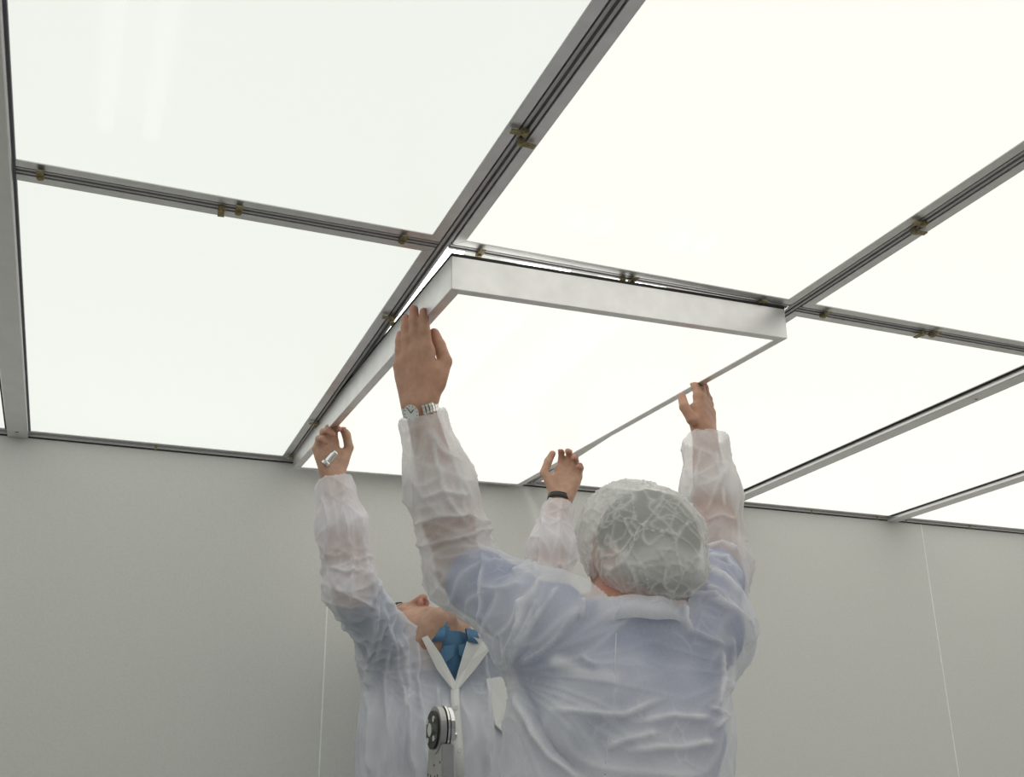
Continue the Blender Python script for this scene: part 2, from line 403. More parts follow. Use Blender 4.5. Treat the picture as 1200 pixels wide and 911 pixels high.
def inflate(prims, r):
    out = []
    for p in prims:
        q = dict(p)
        if p['t'] == 'el': q['r'] = p['r'] + r
        elif p['t'] == 'ec': q['ra'] = p['ra'] + r; q['rb'] = p['rb'] + r; q['s'] = (p['s'] * max(p['ra'], 1e-3) + r) / (p['ra'] + r)
        else: q['ra'] = p['ra'] + r; q['rb'] = p['rb'] + r
        out.append(q)
    return out
def bbox(prims, pad):
    lo = []; hi = []
    for p in prims:
        if p['op'] != 'u': continue
        if p['t'] == 'el': m = p['r'].max(); lo.append(p['c'] - m); hi.append(p['c'] + m)
        else:
            lo += [p['a'] - p['ra'], p['b'] - p['rb']]; hi += [p['a'] + p['ra'], p['b'] + p['rb']]
    return np.min(lo, 0) - pad, np.max(hi, 0) + pad
def surf(prims, vox, lo=None, hi=None):
    """sparse surface nets: returns vertices and quads of the zero surface"""
    l0, h0 = bbox(prims, 3 * vox)
    if lo is not None: l0 = np.maximum(l0, lo)
    if hi is not None: h0 = np.minimum(h0, hi)
    B = 8; nb = np.ceil((h0 - l0) / (vox * B)).astype(int)
    bi = np.stack(np.meshgrid(*[np.arange(n) for n in nb], indexing='ij'), -1).reshape(-1, 3)
    cen = l0 + (bi * B + (B - 1) / 2) * vox
    pds = [pd(p, cen) for p in prims]
    dc = np.full(len(cen), 9.0)
    for p, e in zip(prims, pds): dc = comb(dc, e, p['k'], p['op'])
    rad = B * vox * 0.90
    keep = np.abs(dc) < rad * 1.6
    kb = bi[keep]; loc = np.stack(np.meshgrid(*[np.arange(B)] * 3, indexing='ij'), -1).reshape(-1, 3)
    pts = l0 + (kb[:, None, :] * B + loc[None]) * vox
    D = np.full(pts.shape[:2], 9.0)
    for p, e in zip(prims, pds):
        near = np.where(np.abs(e[keep]) < 1e9)[0] if p['op'] != 'u' else np.where(e[keep] < 2.6 * rad + p['k'])[0]
        if p['op'] != 'u': near = np.where(e[keep] < 2.6 * rad + p['k'])[0]
        if len(near): D[near] = comb(D[near], pd(p, pts[near]), p['k'], p['op'])
    full = np.repeat(np.repeat(np.repeat(dc.reshape(nb), B, 0), B, 1), B, 2).astype(np.float32)
    g = (kb[:, None, :] * B + loc[None]).reshape(-1, 3)
    full[g[:, 0], g[:, 1], g[:, 2]] = D.reshape(-1)
    s = full < 0; n = np.array(full.shape)
    c8 = [(i, j, k) for i in (0, 1) for j in (0, 1) for k in (0, 1)]
    sl = lambda o: s[o[0]:n[0] - 1 + o[0], o[1]:n[1] - 1 + o[1], o[2]:n[2] - 1 + o[2]]
    allin = sl(c8[0]).copy(); anyin = allin.copy()
    for o in c8[1:]: q = sl(o); allin &= q; anyin |= q
    act = np.argwhere(anyin & ~allin)
    m = n - 1
    flat = (act[:, 0] * m[1] + act[:, 1]) * m[2] + act[:, 2]
    vals = np.stack([full[act[:, 0] + o[0], act[:, 1] + o[1], act[:, 2] + o[2]] for o in c8], 1).astype(float)
    acc = np.zeros((len(act), 3)); cnt = np.zeros(len(act)); c8a = np.array(c8, float)
    for i in range(8):
        for j in range(i + 1, 8):
            if abs(c8a[i] - c8a[j]).sum() != 1: continue
            a, b = vals[:, i], vals[:, j]; x = (a < 0) != (b < 0)
            t = np.where(x, a / np.where(x, a - b, 1), 0)
            acc += np.where(x[:, None], c8a[i] + t[:, None] * (c8a[j] - c8a[i]), 0); cnt += x
    vert = l0 + (act + acc / cnt[:, None]) * vox
    quads = []
    for ax in range(3):
        o = [0, 0, 0]; o[ax] = 1
        a = s[:n[0] - o[0], :n[1] - o[1], :n[2] - o[2]]; b = s[o[0]:, o[1]:, o[2]:]
        e = np.argwhere(a != b); u, w_ = (ax + 1) % 3, (ax + 2) % 3
        e = e[(e[:, u] > 0) & (e[:, w_] > 0) & (e[:, u] < m[u]) & (e[:, w_] < m[w_])]
        inside = s[e[:, 0], e[:, 1], e[:, 2]]
        def cid(du, dw):
            q = e.copy(); q[:, u] -= du; q[:, w_] -= dw
            return np.searchsorted(flat, (q[:, 0] * m[1] + q[:, 1]) * m[2] + q[:, 2])
        q4 = np.stack([cid(1, 1), cid(0, 1), cid(0, 0), cid(1, 0)], 1)
        q4[~inside] = q4[~inside][:, ::-1]
        quads.append(q4)
    return vert, np.concatenate(quads)
def normals(v, f):
    a = np.cross(v[f[:, 2]] - v[f[:, 0]], v[f[:, 3]] - v[f[:, 1]]); N = np.zeros_like(v)
    for i in range(4): np.add.at(N, f[:, i], a)
    return N / (np.linalg.norm(N, axis=1, keepdims=True) + 1e-12)
def relax(v, f, it):
    for _ in range(it):
        S = np.zeros_like(v); c = np.zeros(len(v))
        for i in range(4):
            for j in ((i + 1) % 4, (i + 3) % 4): np.add.at(S, f[:, i], v[f[:, j]]); np.add.at(c, f[:, i], 1)
        v = 0.5 * v + 0.5 * S / np.maximum(c, 1)[:, None]
    return v
def cut(v, f, dele, *attrs):
    keepf = ~dele[f].any(1); f = f[keepf]
    used = np.zeros(len(v), bool); used[f.ravel()] = True
    idx = np.cumsum(used) - 1
    return (v[used], idx[f]) + tuple(a[used] for a in attrs)
PERM = rng.permutation(4096)
def _h(i, j, k): return PERM[(PERM[(PERM[i & 4095] + j) & 4095] + k) & 4095]
GR = rng.normal(size=(4096, 3)); GR /= np.linalg.norm(GR, axis=1, keepdims=True)
def perlin(X):
    I = np.floor(X).astype(int); Fp = X - I; u = Fp * Fp * Fp * (Fp * (Fp * 6 - 15) + 10); r = 0
    for a in (0, 1):
        for b in (0, 1):
            for c in (0, 1):
                g = GR[_h(I[:, 0] + a, I[:, 1] + b, I[:, 2] + c)]
                wgt = (u[:, 0] if a else 1 - u[:, 0]) * (u[:, 1] if b else 1 - u[:, 1]) * (u[:, 2] if c else 1 - u[:, 2])
                r = r + wgt * ((Fp - [a, b, c]) * g).sum(1)
    return r * 1.6
def worley_edge(X):
    """distance to the nearest cell border: creases of crumpled sheet"""
    I = np.floor(X).astype(int); f1 = np.full(len(X), 9.0); f2 = f1.copy()
    J = rng.random((4096, 3)) if not hasattr(worley_edge, 'J') else worley_edge.J
    worley_edge.J = J
    for a in (-1, 0, 1):
        for b in (-1, 0, 1):
            for c in (-1, 0, 1):
                q = I + [a, b, c]; pt = q + J[_h(q[:, 0], q[:, 1], q[:, 2])]
                d = np.linalg.norm(X - pt, axis=1)
                f2 = np.minimum(f2, np.maximum(f1, d)); f1 = np.minimum(f1, d)
    return f2 - f1
def stretch(X, t, s):                     # compress coordinates along t so that noise runs long that way
    t = nz(t); return X + (X @ t)[:, None] * t * (s - 1)
def ridge(X, p=3): return np.clip(1 - np.abs(perlin(X)) * 1.6, 0, 1) ** p
def sstep(a, b, x): t = np.clip((x - a) / (b - a), 0, 1); return t * t * (3 - 2 * t)
def rotv(v, ax, deg):
    a = math.radians(deg); ax = nz(ax); return v * math.cos(a) + np.cross(ax, v) * math.sin(a) + ax * (ax @ v) * (1 - math.cos(a))

# ------------------------------------------------------------------ anatomy
def hand_prims(W, D, N, right, curls, spread, thumb, size=1.0, thumb_pts=None):
    """W wrist, D towards the fingers, N palm normal; curls = (mcp, pip, dip) for index..little; thumb = directions in (D, S, N)"""
    D = nz(D); N = nz(N - D * (D @ N)); S = np.cross(D, N) if right else np.cross(N, D)
    ps = []
    q = lambda d, s, n: W + (D * d + S * s + N * n) * size
    offs = [0.029, 0.0095, -0.0100, -0.0285]; lens = [0.090, 0.093, 0.088, 0.080]
    flen = [0.074, 0.081, 0.075, 0.060]; rad = [0.0092, 0.0095, 0.0090, 0.0080]
    for i in range(4):
        ps.append(P_rc(q(0.006, offs[i] * 0.55, 0), q(lens[i], offs[i], 0), 0.0165 * size, 0.0125 * size, 0.016))
    ps.append(P_rc(q(0.020, 0.020, 0.006), q(0.052, 0.034, 0.010), 0.0165 * size, 0.0150 * size, 0.014))
    ps.append(P_rc(q(0.018, -0.018, 0.006), q(0.060, -0.027, 0.006), 0.0140 * size, 0.0120 * size, 0.014))
    tips = []
    for i in range(4):
        b = q(lens[i], offs[i], 0); d = rotv(D, N, (spread[i]) * (-1 if right else 1)); ax = nz(np.cross(d, N))
        r = rad[i] * size
        for j, (fr, cu) in enumerate(zip((0.46, 0.30, 0.24), curls[i])):
            d = rotv(d, ax, cu); e = b + d * flen[i] * fr * size
            ps.append(P_rc(b, e, r * (1.12, 1.0, 0.94)[j], r * (1.0, 0.94, 0.82)[j], 0.0035 if j else 0.008)); b = e
        tips.append(b)
    b = q(0.034, 0.033, 0.012); r = 0.0125 * size
    for j, (dd, L) in enumerate(zip(thumb, (0.042, 0.034, 0.026))):
        d = nz(D * dd[0] + S * dd[1] + N * dd[2]); e = b + d * L * size
        if thumb_pts: e = thumb_pts[j]
        ps.append(P_rc(b, e, r * (1.1, 0.95, 0.9)[j], r * (0.95, 0.9, 0.74)[j], 0.012 if j == 0 else 0.0035)); b = e
    tips.append(b)
    return ps, tips
def head_prims(Hc, Fd, Ud):
    Fd = nz(Fd); Ud = nz(Ud - Fd * (Fd @ Ud)); Ld = np.cross(Ud, Fd); ax = [Ld, Fd, Ud]
    q = lambda l, f, u: Hc + Ld * l + Fd * f + Ud * u
    ps = [P_el(q(0, -0.012, 0.035), (0.077, 0.098, 0.092), ax, 0.02), P_el(q(0, 0.028, -0.035), (0.060, 0.068, 0.084), ax, 0.03)]
    ps.append(P_el(q(0, 0.072, -0.096), (0.024, 0.018, 0.018), ax, 0.035))
    for s in (-1, 1):
        ps.append(P_rc(q(s * 0.052, 0.012, -0.065), q(s * 0.020, 0.075, -0.098), 0.018, 0.014, 0.03))
        ps.append(P_rc(q(s * 0.048, 0.055, -0.016), q(s * 0.060, 0.025, -0.010), 0.017, 0.014, 0.022))
        ps.append(P_rc(q(s * 0.010, 0.086, 0.030), q(s * 0.042, 0.072, 0.032), 0.010, 0.010, 0.014))
        ps.append(P_el(q(s * 0.031, 0.102, 0.010), (0.016, 0.014, 0.010), ax, 0.012, 's'))
        ps.append(P_el(q(s * 0.031, 0.078, 0.009), (0.0135, 0.0135, 0.0135), ax, 0.004))
        ps.append(P_el(q(s * 0.078, -0.008, -0.004), (0.010, 0.018, 0.031), ax, 0.008))
    ps.append(P_rc(q(0, 0.088, 0.022), q(0, 0.116, -0.026), 0.0085, 0.0120, 0.012))
    for s in (-1, 1):
        ps.append(P_el(q(s * 0.0125, 0.104, -0.030), (0.008, 0.010, 0.0085), ax, 0.005))
    for s in (-1, 1):
        ps.append(P_el(q(s * 0.0075, 0.110, -0.0395), (0.0048, 0.0066, 0.0070), ax, 0.002, 's'))
    ps.append(P_rc(q(-0.017, 0.086, -0.058), q(0.017, 0.086, -0.058), 0.0085, 0.0085, 0.008))
    ps.append(P_rc(q(-0.014, 0.084, -0.070), q(0.014, 0.084, -0.070), 0.0090, 0.0090, 0.008))
    ps.append(P_rc(q(-0.018, 0.096, -0.064), q(0.018, 0.096, -0.064), 0.0022, 0.0022, 0.003, 's'))
    return ps, q, (Ld, Fd, Ud)
def arm_prims(sh, el, wr, r=(0.056, 0.043, 0.045, 0.027)):
    return [P_rc(sh, el, r[0], r[1], 0.03), P_rc(el, el + (wr - el) * 0.3, r[1] * 0.98, r[2], 0.02), P_rc(el + (wr - el) * 0.3, wr, r[2], r[3], 0.02)]

def make_person(label, j, mats):
    """j: joints and poses in world space; builds body, clothes and cap; returns the root and useful surfaces"""
    root = empty('person', (j['pelvis'][0], j['pelvis'][1], j['stand']))
    root.empty_display_size = 0.3
    tag(root, label, 'person')
    bpy.context.view_layer.update()
    mine = lambda o: adopt(o, root)
    xd = nz((j['shR'] - j['shL']) * V(1, 1, 0))
    pel, chest, nb = j['pelvis'], j['chest'], j['neck']
    torso = [P_ec(pel, (pel + chest) / 2, 0.150, 0.140, xd, 0.66, 0.05), P_ec((pel + chest) / 2, chest, 0.140, 0.158, xd, 0.66, 0.05),
             P_ec(chest, chest * 0.35 + nb * 0.65, 0.158, 0.085, xd, 0.62, 0.06)]
    for s in ('shL', 'shR'):
        torso.append(P_rc(nb - V(0, 0, 0.035), j[s], 0.048, 0.060, 0.05))
        torso.append(P_rc(j[s], (j[s] + chest) / 2, 0.058, 0.075, 0.06))
    armL = arm_prims(j['shL'], j['elL'], j['wrL']); armR = arm_prims(j['shR'], j['elR'], j['wrR'])
    hp, hq, hax = head_prims(j['head'], j['F'], j['U'])
    Hbase = hq(0, -0.028, -0.050)
    neck = [P_rc(nb - V(0, 0, 0.03), Hbase, 0.062, 0.056, 0.035), P_rc(nb + (hax[1] * 0.02), hq(0, 0.020, -0.070), 0.048, 0.050, 0.055)]
    hL, tipL = hand_prims(j['wrL'], **j['handL'], right=False); hR, tipR = hand_prims(j['wrR'], **j['handR'], right=True)
    legs = []
    for s in (-1, 1):
        hip = pel + xd * s * 0.085; kn = V(pel[0] + xd[0] * s * 0.10, pel[1], j['stand'] + 0.49); an = V(pel[0] + xd[0] * s * 0.11, pel[1], j['stand'] + 0.09)
        legs += [P_rc(hip, kn, 0.082, 0.056, 0.05), P_rc(kn, an, 0.054, 0.036, 0.03)]
    fwd = nz(np.cross(V(0, 0, 1), xd)) * j['facing']
    body = torso + legs + armL + armR + neck + hp + hL + hR
    v, f = surf(body, 0.0032)
    q = v - j['head']; l, fo, u = q @ hax[0], q @ hax[1], q @ hax[2]
    beard_and_shade = sstep(-0.045, -0.065, u) * sstep(-0.15, -0.12, u) * sstep(-0.02, 0.03, fo) * (np.linalg.norm(q, axis=1) < 0.16) * (0.55 + 0.25 * perlin(v * 60))
    beard_and_shade *= 1 - 0.7 * sstep(0.02, 0.0, np.abs(u + 0.064)) * (np.abs(l) < 0.02)
    nostril_shade = np.zeros(len(v))  # shade inside the nostrils, painted into the skin colour along with the stubble
    for s_ in (-1, 1): nostril_shade = np.maximum(nostril_shade, sstep(0.0085, 0.0060, np.linalg.norm((v - hq(s_ * 0.0075, 0.110, -0.0375)), axis=1)))
    red = 0.5 * sstep(0.016, 0.006, np.abs(u + 0.064)) * (np.abs(l) < 0.022) * (fo > 0.07) + 0.55 * sstep(0.04, 0.015, np.linalg.norm(q - (hax[1] * 0.118 - hax[2] * 0.026), axis=1)) + 0.6 * (np.abs(l) > 0.08) * (np.linalg.norm(q, axis=1) < 0.12)
    for tl in (tipL, tipR):
        for t in tl: red = np.maximum(red, 0.40 * sstep(0.030, 0.006, np.linalg.norm(v - t, axis=1)))
    mine(pydata('body', v, f, mats['skin'], None, True, {'beard_and_shade': np.clip(np.maximum(beard_and_shade * j.get('stubble', 1), nostril_shade), 0, 1), 'red': np.clip(red, 0, 1)}))
    # shirt with short sleeves
    sleeve = []
    for a, b in (('shL', 'elL'), ('shR', 'elR')):
        e = j[a] + (j[b] - j[a]) * 0.80; sleeve.append(P_rc(j[a], e, 0.066, 0.060, 0.03))
    sh_p = inflate(torso, 0.008) + sleeve + [P_rc(nb - V(0, 0, 0.04), nb + V(0, 0, j.get('collar_h', 0.01)), 0.072, 0.070, 0.02)]
    if 'throat' in j: sh_p.append(P_rc(nb + j['throat'] * 0.6 - V(0, 0, 0.05), nb + j['throat'] + V(0, 0, 0.02), 0.064, 0.060, 0.02))
    v, f = surf(sh_p, 0.005)
    top = nb[2] + j.get('collar_h', 0.012)
    v, f = cut(v, f, (v[:, 2] > top) & (np.linalg.norm(v[:, :2] - nb[:2], axis=1) < 0.11) | (v[:, 2] < pel[2] - 0.12))
    dn = normals(v, f); v = v + dn * (0.004 * perlin(v * 18))[:, None]
    mine(pydata('shirt', v, f, mats['shirt'], None, True))
    # trousers and shoes
    v, f = surf(inflate(legs, 0.016) + inflate([P_ec(pel - V(0, 0, 0.02), pel + V(0, 0, 0.04), 0.150, 0.148, xd, 0.66, 0.05)], 0.010), 0.011)
    mine(pydata('trousers', v, f, 'darkcloth', None, True))
    for s in (-1, 1):
        a = V(pel[0] + xd[0] * s * 0.11, pel[1], j['stand'])
        v, f = surf([P_rc(a - fwd * 0.05 + V(0, 0, 0.038), a + fwd * 0.13 + V(0, 0, 0.032), 0.038, 0.030, 0.02), P_rc(a + V(0, 0, 0.04), a + V(0, 0, 0.10), 0.042, 0.045, 0.03), P_el(a + fwd * 0.04 + V(0, 0, -0.05), (0.3, 0.3, 0.05), None, 0.004, 's')], 0.008)
        mine(pydata('shoe', v, f, 'shoe', None, True))
    # lab coat
    c_t = inflate(torso, 0.024)
    hemz = j['stand'] + 0.62
    skirt = j['skirt']
    c_t += [P_ec(chest + skirt['off'], V(*skirt['low'][:2], pel[2]) , skirt['r'][0], skirt['r'][1], xd, skirt['s'], 0.06), P_ec(V(*skirt['low'][:2], pel[2]), V(*skirt['low'][:2], hemz - 0.05), skirt['r'][1], skirt['r'][1] * 1.10, xd, skirt['s'], 0.05)]
    for sd in ('L', 'R'):
        a, b, c = j['sh' + sd], j['el' + sd], j['wr' + sd]; sr = j['sleeve' + sd]
        b2 = b + j.get('sag' + sd, V(0, 0, 0)); fd = nz(c - b); ce = c + fd * j.get('cuff' + sd, -0.01)
        c_t += [P_rc(a, b2, sr[0], sr[1], 0.05), P_rc(b2, b2 + (ce - b2) * 0.55, sr[1], sr[2], 0.03), P_rc(b2 + (ce - b2) * 0.55, ce - fd * 0.028, sr[2], sr[3] * 1.16, 0.03), P_rc(ce - fd * 0.028, ce + fd * 0.03, sr[3] * 1.12, sr[3], 0.012)]
    c_t += [P_rc(nb - V(0, 0, 0.05), nb + V(0, 0, j.get('collar_h', 0.01)), 0.086, 0.084, 0.03)]
    if 'throat' in j: c_t.append(P_rc(nb + j['throat'] * 0.6 - V(0, 0, 0.06), nb + j['throat'] + V(0, 0, 0.01), 0.078, 0.073, 0.03))
    c_t += j.get('drape', [])
    v, f = surf(c_t, 0.0037, lo=V(-9, -9, hemz - 0.02))
    v = relax(v, f, 4); n = normals(v, f)
    gap = sdf(sh_p + armL + armR, v)
    fold = np.zeros(len(v)); disp = np.zeros(len(v))
    # sleeve folds: rings and diagonals near the elbow, gathers near the cuff
    for sd in ('L', 'R'):
        a, b, c = j['sh' + sd], j['el' + sd], j['wr' + sd]; fd = nz(c - b); ud = nz(b - a); ce = c + fd * j.get('cuff' + sd, -0.01)
        def near(a_, b_):
            ba = b_ - a_; h = np.clip((v - a_) @ ba / (ba @ ba), 0, 1)
            return np.linalg.norm(v - a_ - h[:, None] * ba, axis=1), h
        df, hf = near(b, ce); du, hu = near(a, b)
        wf = sstep(0.13, 0.10, df) * (df <= du + 0.02); wu = sstep(0.14, 0.10, du) * sstep(0.0, 0.25, hu)
        diag = nz(np.cross(fd, V(0.3, 1, 0.2)) + fd * 0.9); diag2 = nz(np.cross(fd, V(0.3, 1, 0.2)) - fd * 0.5)
        r1 = ridge(stretch(v, diag, 0.22) * 17 + 3.1, 4); r2 = ridge(stretch(v, diag2, 0.25) * 20 + 9.7, 4)
        g = ridge(stretch(v, fd, 0.12) * 34 + 1.7, 2) * sstep(0.55, 0.95, hf)
        lf = ridge(stretch(v, fd, 0.14) * 15 + 5.5, 4) * sstep(0.0, 0.5, hf)
        k = wf * np.maximum(np.maximum(r1 * 0.7, r2 * 0.6), np.maximum(lf * 0.9, g * 0.8)); fold = np.maximum(fold, k)
        disp += wf * (0.007 * r1 + 0.006 * r2 + 0.006 * lf + 0.004 * g - 0.004)
        d3 = nz(np.cross(ud, V(0, 1, 0.3)) + ud * 0.35)
        r3 = ridge(stretch(v, d3, 0.20) * 16 + 2.2, 4); r4 = ridge(stretch(v, nz(d3 + ud), 0.25) * 22 + 6.1, 4)
        fold = np.maximum(fold, wu * np.maximum(0.9 * r3, 0.6 * r4)); disp += wu * (0.010 * r3 + 0.006 * r4 - 0.004)
    ft, dt = j['torso_folds'](v, n)
    dist_arm = np.minimum(np.linalg.norm(v - j['elL'], axis=1), np.linalg.norm(v - j['elR'], axis=1))
    tz = sstep(nb[2] + 0.06, nb[2] - 0.02, v[:, 2])
    fold = np.maximum(fold, ft * tz); disp += dt * tz
    fc, dcz = crease_field(v, n, j['creases']); fold = np.maximum(fold * 0.55, fc); disp = disp * 0.55 + dcz
    disp = np.maximum(disp, -(gap - 0.004).clip(0, 1))
    v2 = v + n * disp[:, None]
    cr = worley_edge(v * 16 + 0.5 * np.stack([perlin(v * 9), perlin(v * 9 + 7), perlin(v * 9 + 13)], 1)); crs = np.exp(-(cr / 0.05) ** 2)
    fold = np.clip(np.maximum(fold, 0.22 * crs * sstep(0.0, 0.3, perlin(v * 6 + 4))), 0, 1)
    v2 = v2 + n * (0.0010 * crs * sstep(0.0, 0.3, perlin(v * 6 + 4)))[:, None]
    # cloth lying on the shirt shows it more, cloth standing off looks whiter
    fold = np.clip(fold * 0.95 + 0.78 * sstep(0.011, 0.040, gap + 0.008 * perlin(v * 12 + 3)) + 0.10 * perlin(v * 9 + 6), 0, 1)
    dele = v[:, 2] < hemz
    for sd in ('L', 'R'):
        b, c = j['el' + sd], j['wr' + sd]; fd = nz(c - b); ce = c + fd * j.get('cuff' + sd, -0.01)
        wob = 0.004 * perlin(v * 45)
        dele |= ((v - ce) @ fd > wob) & (np.linalg.norm(v - ce, axis=1) < 0.12)
    dele |= j['neckcut'](v)
    v3, f3, fo3 = cut(v2, f, dele, fold)
    coat = mine(pydata('lab_coat', v3, f3, mats['coat'], None, True, {'fold': fo3}))
    return root, coat, c_t, body, hq, hax
def crease_field(v, n, creases):
    """sharp cloth ridges along polylines drawn on the side of the garment that faces the viewpoint"""
    rel = v - V(0, 0, C0); c = rel @ ROT; px = 600 + F_PX * c[:, 0] / -c[:, 2]; py = 455.5 - F_PX * c[:, 1] / -c[:, 2]
    ppm = F_PX / -c[:, 2]; facing = (n * rel).sum(1) < 0.02
    fold = np.zeros(len(v)); disp = np.zeros(len(v))
    wob = 2.2 * perlin(v * 22 + 40); wob2 = 2.2 * perlin(v * 22 + 80); brk = 0.65 + 0.5 * perlin(v * 30 + 11)
    for pts, w_, h_ in creases:
        P = np.array(pts, float); best = np.full(len(v), 1e9); m = facing & (px > P[:, 0].min() - 30) & (px < P[:, 0].max() + 30) & (py > P[:, 1].min() - 30) & (py < P[:, 1].max() + 30)
        i = np.where(m)[0]
        if not len(i): continue
        X = np.stack([px[i] + wob[i], py[i] + wob2[i]], 1); b = np.full(len(i), 1e9); tot = len(P) - 1; tt = np.zeros(len(i))
        for k in range(tot):
            a, e = P[k], P[k + 1]; d = e - a; t = np.clip((X - a) @ d / (d @ d), 0, 1); q = np.linalg.norm(X - a - t[:, None] * d, axis=1)
            cl = q < b; b = np.where(cl, q, b); tt = np.where(cl, (k + t) / tot, tt)
        dm = b / ppm[i]; fade = sstep(0, 0.12, tt) * sstep(1.0, 0.85, tt) * 0.75 + 0.25
        r = np.exp(-(dm / (w_ * 0.9)) ** 1.2) * fade; disp[i] += h_ * r * 1.15
        fold[i] = np.maximum(fold[i], np.exp(-(dm / (w_ * 0.55)) ** 2) * fade * np.clip(brk[i], 0, 1) * (1.0 if h_ > 0 else 0.0))
    return fold, disp
def march(prims, px, py, off=0.0, Y0=1.2):
    """where the line of sight through a photo pixel meets a surface: used to lay seams and pockets on the cloth"""
    r = nz(ROT @ V(px - 600, -(py - 455.5), -F_PX)); o = V(0, 0, C0); t = Y0; best = (9, Y0)
    for _ in range(60):
        d = float(sdf(prims, (o + r * t)[None])[0]) - off
        if d < best[0]: best = (d, t)
        if abs(d) < 5e-4 or t > 4: break
        t += d * 0.8
    return o + r * best[1]
def ribbon(name, pts, nrm, width, thick, mat, parent, fold=0.6):
    """flat cloth strip along pts"""
    pts = np.array(pts); vs = []; fs = []
    for i, p in enumerate(pts):
        t = nz(pts[min(i + 1, len(pts) - 1)] - pts[max(i - 1, 0)]); n = nz(nrm[i] if np.ndim(nrm) > 1 else nrm); s = nz(np.cross(t, n)); w_ = width[i] if np.ndim(width) else width
        for a, b in ((-1, 0), (1, 0), (1, 1), (-1, 1)): vs.append(p + s * a * w_ / 2 + n * b * thick)
    for i in range(len(pts) - 1):
        for k in range(4): fs.append([4 * i + k, 4 * i + (k + 1) % 4, 4 * i + 4 + (k + 1) % 4, 4 * i + 4 + k])
    fs.append([3, 2, 1, 0]); m = 4 * (len(pts) - 1); fs.append([m, m + 1, m + 2, m + 3])
    return adopt(pydata(name, vs, fs, mat, None, True, {'fold': np.full(len(vs), fold)}), parent)
def sheet(name, outline, thick, mat, parent, bulge=0.0):
    """flat cloth piece with an outline, given thickness"""
    P = np.array(outline); c = P.mean(0); n = np.zeros(3)
    for i in range(len(P)): n += np.cross(P[i] - c, P[(i + 1) % len(P)] - c)
    n = nz(n)
    if n @ (V(0, 0, C0) - c) < 0: n = -n
    vs = [c + n * (thick + bulge)] + [p + n * thick for p in P] + [p for p in P]; k = len(P); fs = []
    for i in range(k):
        a, b = 1 + i, 1 + (i + 1) % k; fs += [[0, a, b], [a, a + k, b + k, b]]
    fs.append([1 + k + i for i in range(k)][::-1])
    return adopt(pydata(name, vs, fs, mat, None, False, {'fold': np.full(len(vs), 0.6)}), parent)

STAND = 0.33
# ------------------------------------------------------------------ near worker, seen from behind
def folds_near(v, n):
    zc = v[:, 2] - C0
    L = at(607, 785, 1.60); Rr = at(868, 790, 1.62)
    def radial(c, freq, ph):
        q = v - c; ang = np.arctan2(q[:, 2], q[:, 0]); r = np.linalg.norm(q, axis=1)
        s = np.clip(1 - np.abs(perlin(np.stack([ang * freq + ph, r * 3.0, np.full(len(v), 2.3)], 1))) * 1.6, 0, 1) ** 4
        return s * sstep(0.34, 0.10, r) * sstep(0.0, 0.03, r)
    a = radial(L, 3.4, 1.2); b = radial(Rr, 3.0, 7.7)
    horiz = ridge(stretch(v, V(1, 0, 0.12), 0.25) * 9 + 4.4, 4) * sstep(0.22, 0.10, zc)
    diag = ridge(stretch(v, V(0.75, 0, -0.65), 0.22) * 9 + 8.1, 4) * sstep(0.10, 0.0, zc)
    yoke = ridge(stretch(v, V(0.8, 0.2, 0.5), 0.25) * 15 + 11.0, 4) * sstep(0.15, 0.24, zc)
    f = np.max([a * 0.4, b * 0.3, horiz * 0.5, diag * 0.6, yoke * 0.7], 0)
    d = 0.005 * a + 0.004 * b + 0.010 * horiz + 0.008 * diag + 0.008 * yoke + 0.011 * perlin(v * 7) - 0.003
    return f, d
nb1 = V(0.892, 1.655, C0 + 0.290)
def neckcut_near(v): return (v[:, 2] > nb1[2] + 0.012 + 0.25 * (v[:, 1] - nb1[1])* 0) & (np.linalg.norm(v[:, :2] - nb1[:2], axis=1) < 0.10)
